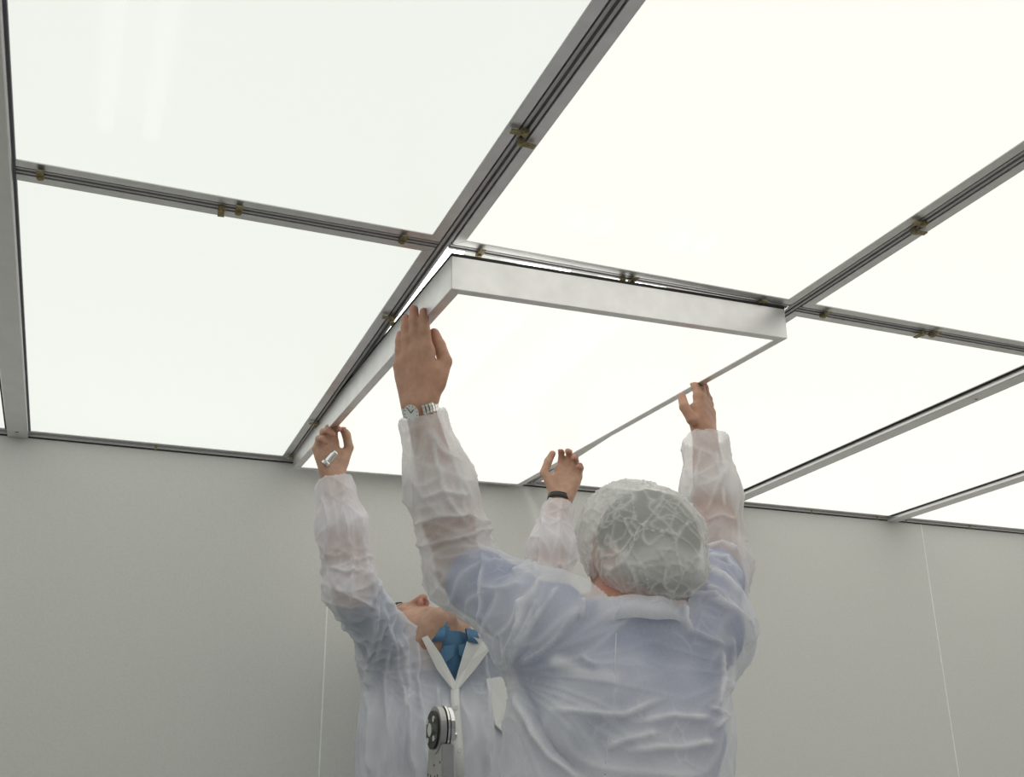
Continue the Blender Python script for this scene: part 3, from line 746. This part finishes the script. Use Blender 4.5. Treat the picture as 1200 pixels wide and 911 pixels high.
CR1 = [(p, w_, h_ * 1.15) for w_, h_, p in [
    (0.006, 0.010, [(680, 703), (681, 716), (679, 727)]), (0.007, 0.012, [(679, 712), (655, 747), (633, 764), (608, 778)]),
    (0.006, 0.009, [(615, 703), (607, 748), (601, 770)]), (0.006, 0.009, [(631, 703), (615, 740), (603, 774)]), (0.006, 0.010, [(636, 677), (616, 715), (598, 775)]),
    (0.006, 0.009, [(656, 686), (622, 735), (598, 783)]), (0.008, 0.008, [(647, 833), (708, 838), (729, 838), (777, 818)]), (0.009, 0.008, [(751, 846), (788, 839), (838, 842)]),
    (0.006, 0.011, [(800, 706), (800, 727), (806, 741), (825, 747), (850, 756)]), (0.006, 0.010, [(831, 703), (860, 727), (878, 752)]),
    (0.012, -0.014, [(605, 800), (628, 847), (649, 879), (690, 915)]), (0.008, 0.012, [(599, 812), (622, 853), (643, 886), (680, 915)]),
    (0.007, 0.007, [(711, 874), (740, 866), (770, 859)]), (0.005, 0.008, [(833, 828), (849, 840), (838, 856)]), (0.007, 0.006, [(680, 768), (695, 778), (700, 782)]),
    (0.020, 0.003, [(640, 770), (690, 790), (730, 796)]), (0.009, 0.007, [(735, 880), (790, 876), (840, 868)]),
    (0.006, 0.008, [(845, 760), (846, 800), (838, 830)]), (0.006, 0.007, [(857, 745), (858, 780), (850, 815)]),
    (0.007, 0.011, [(486, 640), (529, 633), (560, 622), (580, 626)]), (0.006, 0.008, [(484, 616), (514, 604), (543, 602), (578, 620)]), (0.006, 0.007, [(566, 645), (564, 690), (563, 735)]),
    (0.006, 0.008, [(599, 674), (618, 664), (634, 672)]), (0.006, 0.008, [(619, 700), (601, 730), (589, 744), (597, 785)]), (0.006, 0.007, [(566, 691), (584, 694), (615, 685)]),
    (0.006, 0.008, [(507, 500), (513, 550), (525, 586), (548, 617)]), (0.006, 0.006, [(484, 510), (489, 555), (485, 600)]), (0.006, 0.006, [(498, 500), (520, 530), (545, 545)]), (0.006, 0.006, [(495, 585), (520, 575), (550, 580)]),
    (0.006, 0.010, [(826, 643), (845, 639), (868, 650)]), (0.006, 0.009, [(829, 656), (851, 656), (870, 686)]), (0.006, 0.009, [(824, 670), (847, 677), (868, 700)]),
    (0.006, 0.009, [(826, 687), (846, 698), (870, 740)]), (0.006, 0.010, [(800, 696), (836, 699), (880, 752)]),
    (0.005, 0.007, [(824, 528), (817, 554), (811, 590)]), (0.005, 0.006, [(850, 552), (838, 576), (826, 606)]), (0.005, 0.005, [(838, 530), (846, 560), (850, 600)]), (0.005, 0.007, [(828, 612), (845, 606), (862, 610)])]]
CR2 = [(p, w_, h_ * 1.45) for w_, h_, p in [
    (0.008, 0.012, [(471, 736), (478, 794), (481, 858), (487, 915)]), (0.008, 0.010, [(491, 751), (489, 794), (497, 840), (500, 915)]), (0.008, 0.014, [(440, 705), (436, 760), (434, 806)]),
    (0.008, 0.012, [(449, 709), (441, 770), (435, 806)]), (0.007, 0.012, [(447, 722), (464, 765), (476, 828), (470, 915)]), (0.007, 0.010, [(458, 735), (452, 790), (458, 860), (452, 915)]),
    (0.007, 0.010, [(464, 748), (474, 775), (476, 800)]), (0.008, 0.010, [(566, 762), (573, 800), (571, 915)]), (0.008, 0.012, [(432, 806), (438, 850), (436, 915)]), (0.007, 0.008, [(512, 800), (515, 850), (512, 915)]),
    (0.007, 0.010, [(402, 565), (402, 605), (413, 661), (410, 715)]), (0.006, 0.008, [(380, 580), (386, 610), (383, 650)]), (0.006, 0.008, [(418, 600), (428, 650), (438, 700)]),
    (0.006, 0.008, [(392, 690), (415, 700), (440, 712)]), (0.006, 0.007, [(386, 665), (404, 672), (425, 668)]), (0.006, 0.008, [(400, 730), (420, 745), (440, 760)]),
    (0.006, 0.008, [(640, 600), (634, 640), (630, 680)]), (0.006, 0.007, [(655, 598), (656, 640), (652, 680)])]]
wl1 = at(492, 477, 1.800)
near = dict(pelvis=V(0.810, 1.66, C0 - 0.28), chest=V(0.879, 1.665, C0 + 0.10), neck=nb1, stand=STAND, facing=1,
    shL=V(0.752, 1.675, C0 + 0.250), elL=at(540, 668, 1.90), wrL=wl1,
    shR=V(1.050, 1.690, C0 + 0.270), elR=at(842, 664, 1.88), wrR=at(826, 511, 1.93),
    head=V(0.929, 1.672, C0 + 0.381), F=V(-0.30, 0.93, 0.22), U=V(0.05, -0.22, 0.97),
    handL=dict(D=V(0.517, 1.795, C0 + 0.892) - wl1, N=V(0.80, 0.62, 0.0), curls=[(2, 4, 6), (0, 4, 6), (0, 4, 6), (2, 6, 8)], spread=[-1, 0, 1, 3], thumb=[(0.90, 0.30, 0.30), (1.0, -0.30, 0.12), (1.0, -0.30, 0.05)], size=1.12),
    handR=dict(D=V(1.296, 1.975, C0 + 0.925) - at(826, 511, 1.93), N=V(-0.52, 0.85, 0.0), curls=[(14, 8, 6), (6, 6, 6), (2, 6, 6), (2, 6, 8)], spread=[0, 0, -1, -3], thumb=[(1, 0, 0)] * 3, thumb_pts=[at(811, 492, 1.905), at(802, 477, 1.915), at(799, 465, 1.935)]),
    sleeveL=(0.086, 0.066, 0.064, 0.037), sleeveR=(0.082, 0.066, 0.060, 0.042), cuffL=-0.012, cuffR=-0.005,
    creases=CR1, skirt=dict(off=V(-0.02, 0.0, -0.02), low=(0.840, 1.66), r=(0.168, 0.188), s=0.74), torso_folds=folds_near, neckcut=neckcut_near, stubble=0.3)
p1, coat1, ct1, body1, hq1, hax1 = make_person('worker seen from behind in bouffant cap and white coat, arms raised to the panel', near, dict(skin='skin_near', shirt='shirt_near', coat='coat_near'))

# hair, bouffant cap, coat collar and seams, wristwatch
def hair_mesh(hq, hax, pad, keep, name, root):
    v, f = surf(inflate([P_el(hq(0, -0.012, 0.035), (0.077, 0.098, 0.092), hax, 0.02), P_el(hq(0, -0.045, -0.02), (0.060, 0.05, 0.06), hax, 0.03)], pad), 0.004)
    n = normals(v, f); v = v + n * (0.003 * perlin(v * 60) + 0.002 * perlin(v * 140))[:, None]
    q = v - hq(0, 0, 0); v, f = cut(v, f, ~keep(q @ hax[0], q @ hax[1], q @ hax[2]))
    return adopt(pydata(name, v, f, 'hair', None, True), root)
hair_mesh(hq1, hax1, 0.003, lambda l, f, u: u > np.where(f < 0.0, -0.055, -0.055 + 1.6 * f), 'hair', p1)
cc = V(0.934, 1.662, C0 + 0.410)
v, f = surf([P_el(cc, (0.108, 0.124, 0.106), None, 0.03), P_el(cc + V(-0.01, 0.03, 0.040), (0.092, 0.09, 0.078), None, 0.03), P_el(cc + V(-0.078, 0.02, 0.025), (0.034, 0.05, 0.040), None, 0.02), P_el(cc + V(-0.012, -0.050, -0.058), (0.084, 0.070, 0.052), None, 0.03)], 0.0032)
n = normals(v, f)
wv = v * 21 + 0.6 * np.stack([perlin(v * 11 + 3), perlin(v * 11 + 9), perlin(v * 11 + 17)], 1)
e1 = np.exp(-(worley_edge(stretch(wv, V(0.3, 0.2, 1), 0.75)) / 0.032) ** 2); e2 = np.exp(-(worley_edge(v * 38 + 5) / 0.06) ** 2)
big = perlin(v * 14 + 2.0)
msk = sstep(-0.25, 0.15, perlin(v * 10 + 31)); msk2 = sstep(0.0, 0.3, perlin(v * 12 + 51))
pl = (v[:, 2] - (C0 + 0.288)) - 0.46 * (v[:, 1] - 1.56)
gath = ridge(stretch(v, V(0, 0, 1), 0.2) * 60, 2) * sstep(0.035, 0.0, pl)
cgap = sdf(inflate(body1, 0.004), v)
rl = ridge(stretch(v, V(0.5, 0.2, 1), 0.5) * 26 + 3, 9); rl2 = ridge(stretch(v, V(1, 0.2, -0.6), 0.5) * 34 + 13, 9)
v = v + n * (0.0030 * e1 * msk + 0.0015 * e2 * msk2 + 0.0035 * rl + 0.0025 * rl2 + 0.009 * big + 0.003 * gath)[:, None]
fold = np.clip(np.max([e1 * msk * 0.9, e2 * msk2 * 0.7, rl * 0.8, rl2 * 0.7, gath * 0.6, 0.4 * sstep(0.0, 0.5, big), 0.8 * sstep(0.022, 0.055, cgap)], 0), 0, 1)
v, f, fo = cut(v, f, pl < 0, fold)
capo = adopt(pydata('bouffant_cap', v, f, 'cap', None, True, {'fold': fo}), p1)
def collar_ring(name, c, radii, z0, z1, flare, mat, parent, a0, a1, tilt=0.0, thick=0.0015, n=48):
    vs = []; fs = []
    for i in range(n + 1):
        a = math.radians(a0 + (a1 - a0) * i / n)
        for rr, z in ((radii, z1), ((radii[0] + flare, radii[1] + flare), z0), ((radii[0] + flare + thick, radii[1] + flare + thick), z0), ((radii[0] + thick, radii[1] + thick), z1 + thick)):
            x, y = c[0] + rr[0] * math.cos(a), c[1] + rr[1] * math.sin(a)
            vs.append((x, y, z + tilt * (y - c[1]) + 0.0015 * math.sin(a * 9)))
    for i in range(n):
        for k in range(4): fs.append([4 * i + k, 4 * i + (k + 1) % 4, 4 * i + 4 + (k + 1) % 4, 4 * i + 4 + k])
    return adopt(pydata(name, vs, fs, mat, None, True, {'fold': np.full(len(vs), 0.2)}), parent)
collar_ring('collar', nb1 + V(-0.008, 0, 0), (0.082, 0.086), nb1[2] - 0.028, nb1[2] + 0.012, 0.020, 'coat_near', coat1, -185, 5, 0.0)
def seam_line(pix, prims, w_, parent, name='seam', Y0=1.2, mat='coat_solid'):
    pts = [march(prims, x, y, 0.003, Y0) for x, y in pix]
    return ribbon(name, pts, nz(V(0, 0, C0) - pts[0]), w_, 0.0008, mat, parent, 0.1)
seam_line([(722, 742), (721, 770), (721, 800), (720, 832), (712, 870), (709, 909)], ct1, 0.0018, coat1, mat='coat_near')
def watch(c, ax, face, parent):
    """c wrist centre, ax forearm axis, face direction the dial looks"""
    ax = nz(ax); fc = nz(face - ax * (face @ ax)); sd = np.cross(ax, fc); rx, ry = 0.0315, 0.029
    k = c + fc * (ry + 0.004)
    case = MB().cyl(k - fc * 0.004, k + fc * 0.004, 0.0195, 0.0185, 28).cyl(k + fc * 0.004, k + fc * 0.006, 0.0185, 0.0165, 28).cyl(k + sd * 0.019, k + sd * 0.0235, 0.003, n=10).build('wristwatch', 'steel')
    case['label'] = 'steel wristwatch with silver dial and link bracelet'
    adopt(case, parent); case.parent = parent
    bpy.context.view_layer.update()
    d = MB().cyl(k + fc * 0.0060, k + fc * 0.0064, 0.0155, n=28).build('dial', 'dial'); d.parent = case; d.matrix_parent_inverse = case.matrix_world.inverted()
    hm = MB()
    for dv, L, w_ in ((ax * 0.6 + sd * 0.8, 0.009, 0.0008), (ax * 0.9 - sd * 0.4, 0.012, 0.0006)):
        dv = nz(dv); hm.obox(k + fc * 0.0068 + dv * L / 2, dv, np.cross(fc, dv), fc, L / 2, w_, 0.0003)
    for i in range(12):
        a = math.radians(30 * i); dv = ax * math.cos(a) + sd * math.sin(a); hm.obox(k + fc * 0.0066 + dv * 0.0130, dv, np.cross(fc, dv), fc, 0.0014, 0.0005, 0.0003)
    hh = hm.build('hands_and_markers', 'blackplastic'); hh.parent = case; hh.matrix_parent_inverse = case.matrix_world.inverted(); hh['kind'] = 'stuff'
    bm_ = MB(); m = 30
    for i in range(m):
        a = 2 * math.pi * i / m
        if abs((a + math.pi) % (2 * math.pi) - math.pi) < 0.50: continue
        rd = fc * math.cos(a) * ry + sd * math.sin(a) * rx; p = c + rd * 1.07; nn = nz(rd); tt = np.cross(ax, nn)
        for dz, wz in ((-0.0062, 0.0026), (0, 0.0031), (0.0062, 0.0026)): bm_.obox(p + ax * dz, tt, ax, nn, 0.0030 if dz else 0.0026, wz, 0.0014 if dz else 0.0019)
    b = bm_.build('bracelet', 'steel'); b.parent = case; b.matrix_parent_inverse = case.matrix_world.inverted(); b['kind'] = 'stuff'
    return case
fd1 = nz(near['wrL'] - near['elL'])
watch(near['wrL'] - fd1 * 0.004, fd1, V(-0.72, -0.66, 0.1), p1)

# ------------------------------------------------------------------ far worker, facing the camera, looking up
def pix(v):
    c = (v - V(0, 0, C0)) @ ROT; return 600 + F_PX * c[:, 0] / -c[:, 2], 455.5 - F_PX * c[:, 1] / -c[:, 2]
def inpoly(x, y, P):
    r = np.zeros(len(x), bool); k = len(P)
    for i in range(k):
        (x0, y0), (x1, y1) = P[i], P[(i + 1) % k]
        c = ((y0 > y) != (y1 > y)) & (x < (x1 - x0) * (y - y0) / (y1 - y0 + 1e-12) + x0); r ^= c
    return r
nb2 = V(0.930, 2.745, C0 + 0.378)
Fh, Uh = nz(V(0.05, -0.20, 0.97)), nz(V(-0.60, 0.77, 0.22)); Uh = nz(Uh - Fh * (Uh @ Fh))
hd2 = at(497, 697, 2.715) - Fh * 0.126 + Uh * 0.028
def neckcut_far(v):
    x, y = pix(v)
    return ((v[:, 2] > nb2[2] + 0.026 + 0.12 * (v[:, 1] - nb2[1])) & (np.linalg.norm(v[:, :2] - nb2[:2], axis=1) < 0.125)) | (inpoly(x, y, [(494, 690), (560, 690), (549, 752), (533, 806), (529, 800), (499, 754)]) & (v[:, 1] < nb2[1]))
def folds_far(v, n):
    zc = v[:, 2] - C0
    L = at(438, 790, 2.70)
    q = v - L; ang = np.arctan2(q[:, 2], q[:, 0]); r = np.linalg.norm(q, axis=1)
    a = np.clip(1 - np.abs(perlin(np.stack([ang * 3.6 + 2.0, r * 2.5, np.full(len(v), 5.1)], 1))) * 1.6, 0, 1) ** 4 * sstep(0.32, 0.1, r) * sstep(0, 0.03, r)
    w1 = v + 0.01 * np.stack([perlin(v * 8), 0 * zc, 0 * zc], 1)
    vert = ridge(stretch(w1, V(0.08, 0, 1), 0.09) * 19 + 3.3, 4) * sstep(0.30, 0.18, zc); v2_ = ridge(stretch(w1, V(-0.12, 0, 1), 0.10) * 30 + 8.2, 3) * sstep(0.28, 0.15, zc)
    return np.max([a * 0.4, vert * 0.95, v2_ * 0.5], 0), 0.005 * a + 0.016 * vert + 0.004 * v2_ + 0.006 * perlin(v * 6 + 9) - 0.005
wr2, wl2 = at(391, 560, 2.60), at(656, 587, 2.60)
far = dict(pelvis=V(0.885, 2.785, C0 - 0.30), chest=V(0.925, 2.765, C0 + 0.135), neck=nb2, stand=STAND, facing=1,
    shR=at(466, 772, 2.765), elR=at(411, 690, 2.58), wrR=wr2, shL=at(602, 776, 2.765), elL=at(636, 705, 2.56), wrL=wl2,
    head=hd2, F=Fh, U=Uh,
    handR=dict(D=V(-0.32, -0.06, 1.0), N=V(0.35, -0.90, 0.15), curls=[(22, 60, 45), (26, 64, 45), (30, 66, 45), (36, 70, 45)], spread=[3, 0, -2, -4], thumb=[(0.85, 0.55, 0.25), (1.0, -0.15, 0.25), (0.85, -0.5, 0.25)]),
    handL=dict(D=V(0.34, -0.02, 0.95), N=V(-0.55, -0.82, 0.05), curls=[(2, 58, 34), (6, 64, 40), (12, 70, 40), (20, 75, 40)], spread=[6, 2, -2, -6], thumb=[(0.70, 0.70, 0.25), (1.0, -0.05, 0.1), (1.0, -0.2, 0.05)]),
    sleeveL=(0.082, 0.066, 0.062, 0.036), sleeveR=(0.070, 0.062, 0.060, 0.040), cuffL=-0.012, cuffR=-0.006, drape=[P_rc(at(456, 760, 2.74), at(474, 905, 2.76), 0.055, 0.078, 0.07)],
    creases=CR2, skirt=dict(off=V(-0.01, -0.01, -0.02), low=(0.900, 2.785), r=(0.185, 0.200), s=0.74), torso_folds=folds_far, neckcut=neckcut_far, collar_h=0.014, throat=V(-0.034, -0.046, 0), stubble=0.5)
p2, coat2, ct2, body2, hq2, hax2 = make_person('worker facing us in white coat over blue polo shirt, head tilted back, looking up', far, dict(skin='skin_far', shirt='shirt_far', coat='coat_far'))
hair_mesh(hq2, hax2, 0.005, lambda l, f, u: u > np.where(f < -0.03, -0.030, -0.030 + 1.15 * (f + 0.03)), 'hair', p2)
for s_ in (-1, 1):
    pts = [hq2(s_ * (0.014 + 0.030 * t), 0.0965 - 0.012 * t * t, 0.031 + 0.006 * math.sin(t * 2.4)) for t in np.linspace(0, 1, 7)]
    ribbon('eyebrow', pts, hax2[1], [0.005, 0.008, 0.009, 0.009, 0.008, 0.006, 0.003], 0.003, 'hair', p2)
    v, f = surf([P_el(hq2(s_ * 0.031, 0.0785, 0.009), (0.0118, 0.0118, 0.0118), None)], 0.0025)
    adopt(pydata('eye', v, f, 'eye', None, True), p2)
# polo collar, coat lapels, front band and pocket
collar_ring('shirt_collar', nb2 + V(-0.016, -0.028, 0), (0.080, 0.084), nb2[2] - 0.010, nb2[2] + 0.024, 0.010, 'shirt_far', p2, -70, 250, 0.10, 0.002)
collar_ring('collar_lining', nb2 + V(-0.016, -0.028, 0), (0.0780, 0.0820), nb2[2] - 0.008, nb2[2] + 0.0225, 0.009, 'collar_far', p2, -70, 250, 0.10, 0.001)
for flap in ([(533, 756), (520, 757), (513, 770), (521, 778), (531, 770)], [(537, 757), (549, 752), (552, 762), (545, 774), (538, 768)]):
    sheet('collar_flap', [march(ct2, x, y, -0.006, 2.2) for x, y in flap], 0.002, 'shirt_far', p2, 0.002)
for lap in ([(494, 748), (501, 745), (517, 768), (534, 800), (533, 812), (512, 785)], [(549, 746), (566, 750), (577, 757), (557, 784), (534, 811), (533, 800), (541, 772)]):
    o = sheet('lapel', [march(ct2, x, y, 0.007, 2.2) for x, y in lap], 0.002, 'coat_solid', coat2, 0.003)
pl_ = [march(ct2, x, y, 0.010, 2.2) for x, y in [(533, 808), (534, 830), (536, 855), (538, 880), (540, 911)]]
ribbon('button_band', pl_, nz(V(0, 0, C0) - pl_[0]), 0.022, 0.002, 'coat_solid', coat2)
for i in (1, 3):
    adopt(MB().cyl(pl_[i] - V(0, 0.002, 0), pl_[i] - V(0, 0.006, 0), 0.0055, n=12).build('button', 'shoe'), coat2)
sheet('pocket', [march(ct2, x, y, 0.009, 2.2) for x, y in [(569, 796), (604, 791), (605, 856), (593, 862), (580, 850)]], 0.0025, 'coat_solid', coat2, 0.004)
# black watch strap on the raised wrist
fd2 = nz(far['wrL'] - far['elL']); c2 = far['wrL'] + fd2 * 0.004; st = MB(); u_ = nz(np.cross(fd2, V(0, 1, 0))); w2_ = np.cross(fd2, u_)
vs = []; fs = []; nn_ = 28
for i in range(nn_):
    a = 2 * math.pi * i / nn_
    for r_, z_ in ((0.0320, -0.008), (0.0355, -0.0075), (0.0355, 0.0075), (0.0320, 0.008)): vs.append(c2 + (u_ * math.cos(a) + w2_ * math.sin(a) * 0.93) * r_ + fd2 * z_)
for i in range(nn_):
    for k in range(4): fs.append([4 * i + k, 4 * i + (k + 1) % 4, 4 * ((i + 1) % nn_) + (k + 1) % 4, 4 * ((i + 1) % nn_) + k])
adopt(pydata('watch_strap', vs, fs, 'blackplastic', None, True), p2)['label'] = 'black wrist strap'
# small bright metal piece held in the other hand
hc = at(387, 537, 2.565); d_ = nz(at(393, 530, 2.56) - at(380, 545, 2.57))
tl = MB().cyl(hc - d_ * 0.012, hc + d_ * 0.018, 0.0095, n=18).cyl(hc + d_ * 0.018, hc + d_ * 0.021, 0.0095, 0.007, 18).cyl(hc - d_ * 0.012, hc - d_ * 0.015, 0.0095, 0.0125, 18).cyl(hc - d_ * 0.015, hc - d_ * 0.022, 0.0125, 0.0110, 18).build('metal_tool', 'steel', smooth=False)
tag(tl, 'small shiny silver metal tool tucked in the raised hand at left', 'tool')

# ------------------------------------------------------------------ folding ladder between the workers, and the low platforms they stand on
LX, LY, LZ = 0.700, 2.13, C0 + 0.117
lad = tag(empty('folding_ladder', (LX + 0.17, LY, 0)), 'aluminium folding ladder with round hinge standing between the two workers', 'ladder')
bpy.context.view_layer.update()
def lpart(m, name, mat, smooth=False, par=None, bevel=0):
    o = m.build(name, mat, None, smooth, bevel); adopt(o, lad)
    return o
for k, x in enumerate((LX, LX + 0.34)):
    s_ = -1 if k == 0 else 1
    hg = lpart(MB().cyl((x - 0.006, LY, LZ), (x + 0.006, LY, LZ), 0.046, n=36), 'hinge_plate', 'ladder')
    lpart(MB().cyl((x + 0.009, LY, LZ + 0.001), (x + 0.013, LY, LZ + 0.001), 0.047, n=36), 'hinge_plate', 'steel')
    lpart(MB().cyl((x + 0.016, LY, LZ), (x + 0.024, LY, LZ), 0.045, n=36), 'hinge_plate', 'steel')
    xo = x + s_ * 0.007 if k == 0 else x + 0.025
    lpart(MB().cyl((xo, LY, LZ), (xo + s_ * 0.004, LY, LZ), 0.037, n=32), 'hinge_cover', 'blackplastic')
    lpart(MB().cyl((xo, LY, LZ), (xo + s_ * 0.009, LY, LZ), 0.013, n=20), 'hinge_pivot', 'steel')
    for a in (40, 130, 220, 310):
        yy, zz = LY + 0.026 * math.cos(math.radians(a)), LZ + 0.026 * math.sin(math.radians(a))
        lpart(MB().cyl((xo, yy, zz), (xo + s_ * 0.007, yy, zz), 0.006, n=12), 'rivet', 'steel')
    lpart(MB().cyl((x + 0.024, LY, LZ - 0.012), (x + 0.040, LY, LZ - 0.012), 0.008, n=14), 'release_knob', 'steel')
    for sy in (-1, 1):
        top = V(x + 0.009, LY + sy * 0.012, LZ - 0.020); bot = V(x + 0.009 + s_ * 0.03, LY + sy * 0.235, 0.0)
        t = nz(bot - top); ax_ = nz(V(1, 0, 0) - t * t[0]); ay_ = np.cross(t, ax_); mid_ = (top + bot) / 2
        r_ = lpart(MB().obox(mid_, ax_, ay_, t, 0.0125, 0.028, np.linalg.norm(bot - top) / 2 - 0.012), 'side_rail', 'ladder', bevel=0.002)
        for i in range(14):
            p = top + t * (0.045 + 0.022 * i)
            for dy in ((-0.017, 0.0) if i % 2 else (0.017,)):
                o = MB().cyl(p + ay_ * dy + ax_ * s_ * 0.0120, p + ay_ * dy + ax_ * s_ * 0.0129, 0.0028, n=8).build('rivet_dot', 'groove')
                adopt(o, r_)
        lpart(MB().obox(bot + V(0, 0, 0.012) - t * 0.0, ax_, V(0, 1, 0), V(0, 0, 1), 0.017, 0.034, 0.012), 'foot', 'blackplastic', bevel=0.003)
for sy in (-1, 1):
    for i in range(5):
        fz = 0.28 * (i + 1) - 0.03; q_ = 1 - fz / (LZ - 0.02)
        y_ = LY + sy * (0.012 + 0.223 * q_)
        lpart(MB().obox(V(LX + 0.179, y_, fz), V(1, 0, 0), V(0, 1, 0), V(0, 0, 1), 0.158 + 0.03 * q_, 0.014, 0.012), 'rung', 'ladder', bevel=0.003)
def platform(x, y, w_, d, label):
    r = tag(empty('work_platform', (x, y, 0)), label, 'platform', 'low platforms under the workers')
    MB().box(-w_ / 2, w_ / 2, -d / 2, d / 2, STAND - 0.035, STAND - 0.001).build('deck', 'platform', r, bevel=0.004)
    for sx in (-1, 1):
        for sy in (-1, 1):
            MB().box(sx * (w_ / 2 - 0.03) - 0.018, sx * (w_ / 2 - 0.03) + 0.018, sy * (d / 2 - 0.03) - 0.018, sy * (d / 2 - 0.03) + 0.018, 0, STAND - 0.034).build('leg', 'ladder', r)
platform(0.81, 1.66, 0.62, 0.40, 'low aluminium work platform under the worker seen from behind')
platform(0.885, 2.76, 0.62, 0.46, 'low aluminium work platform under the worker facing us')
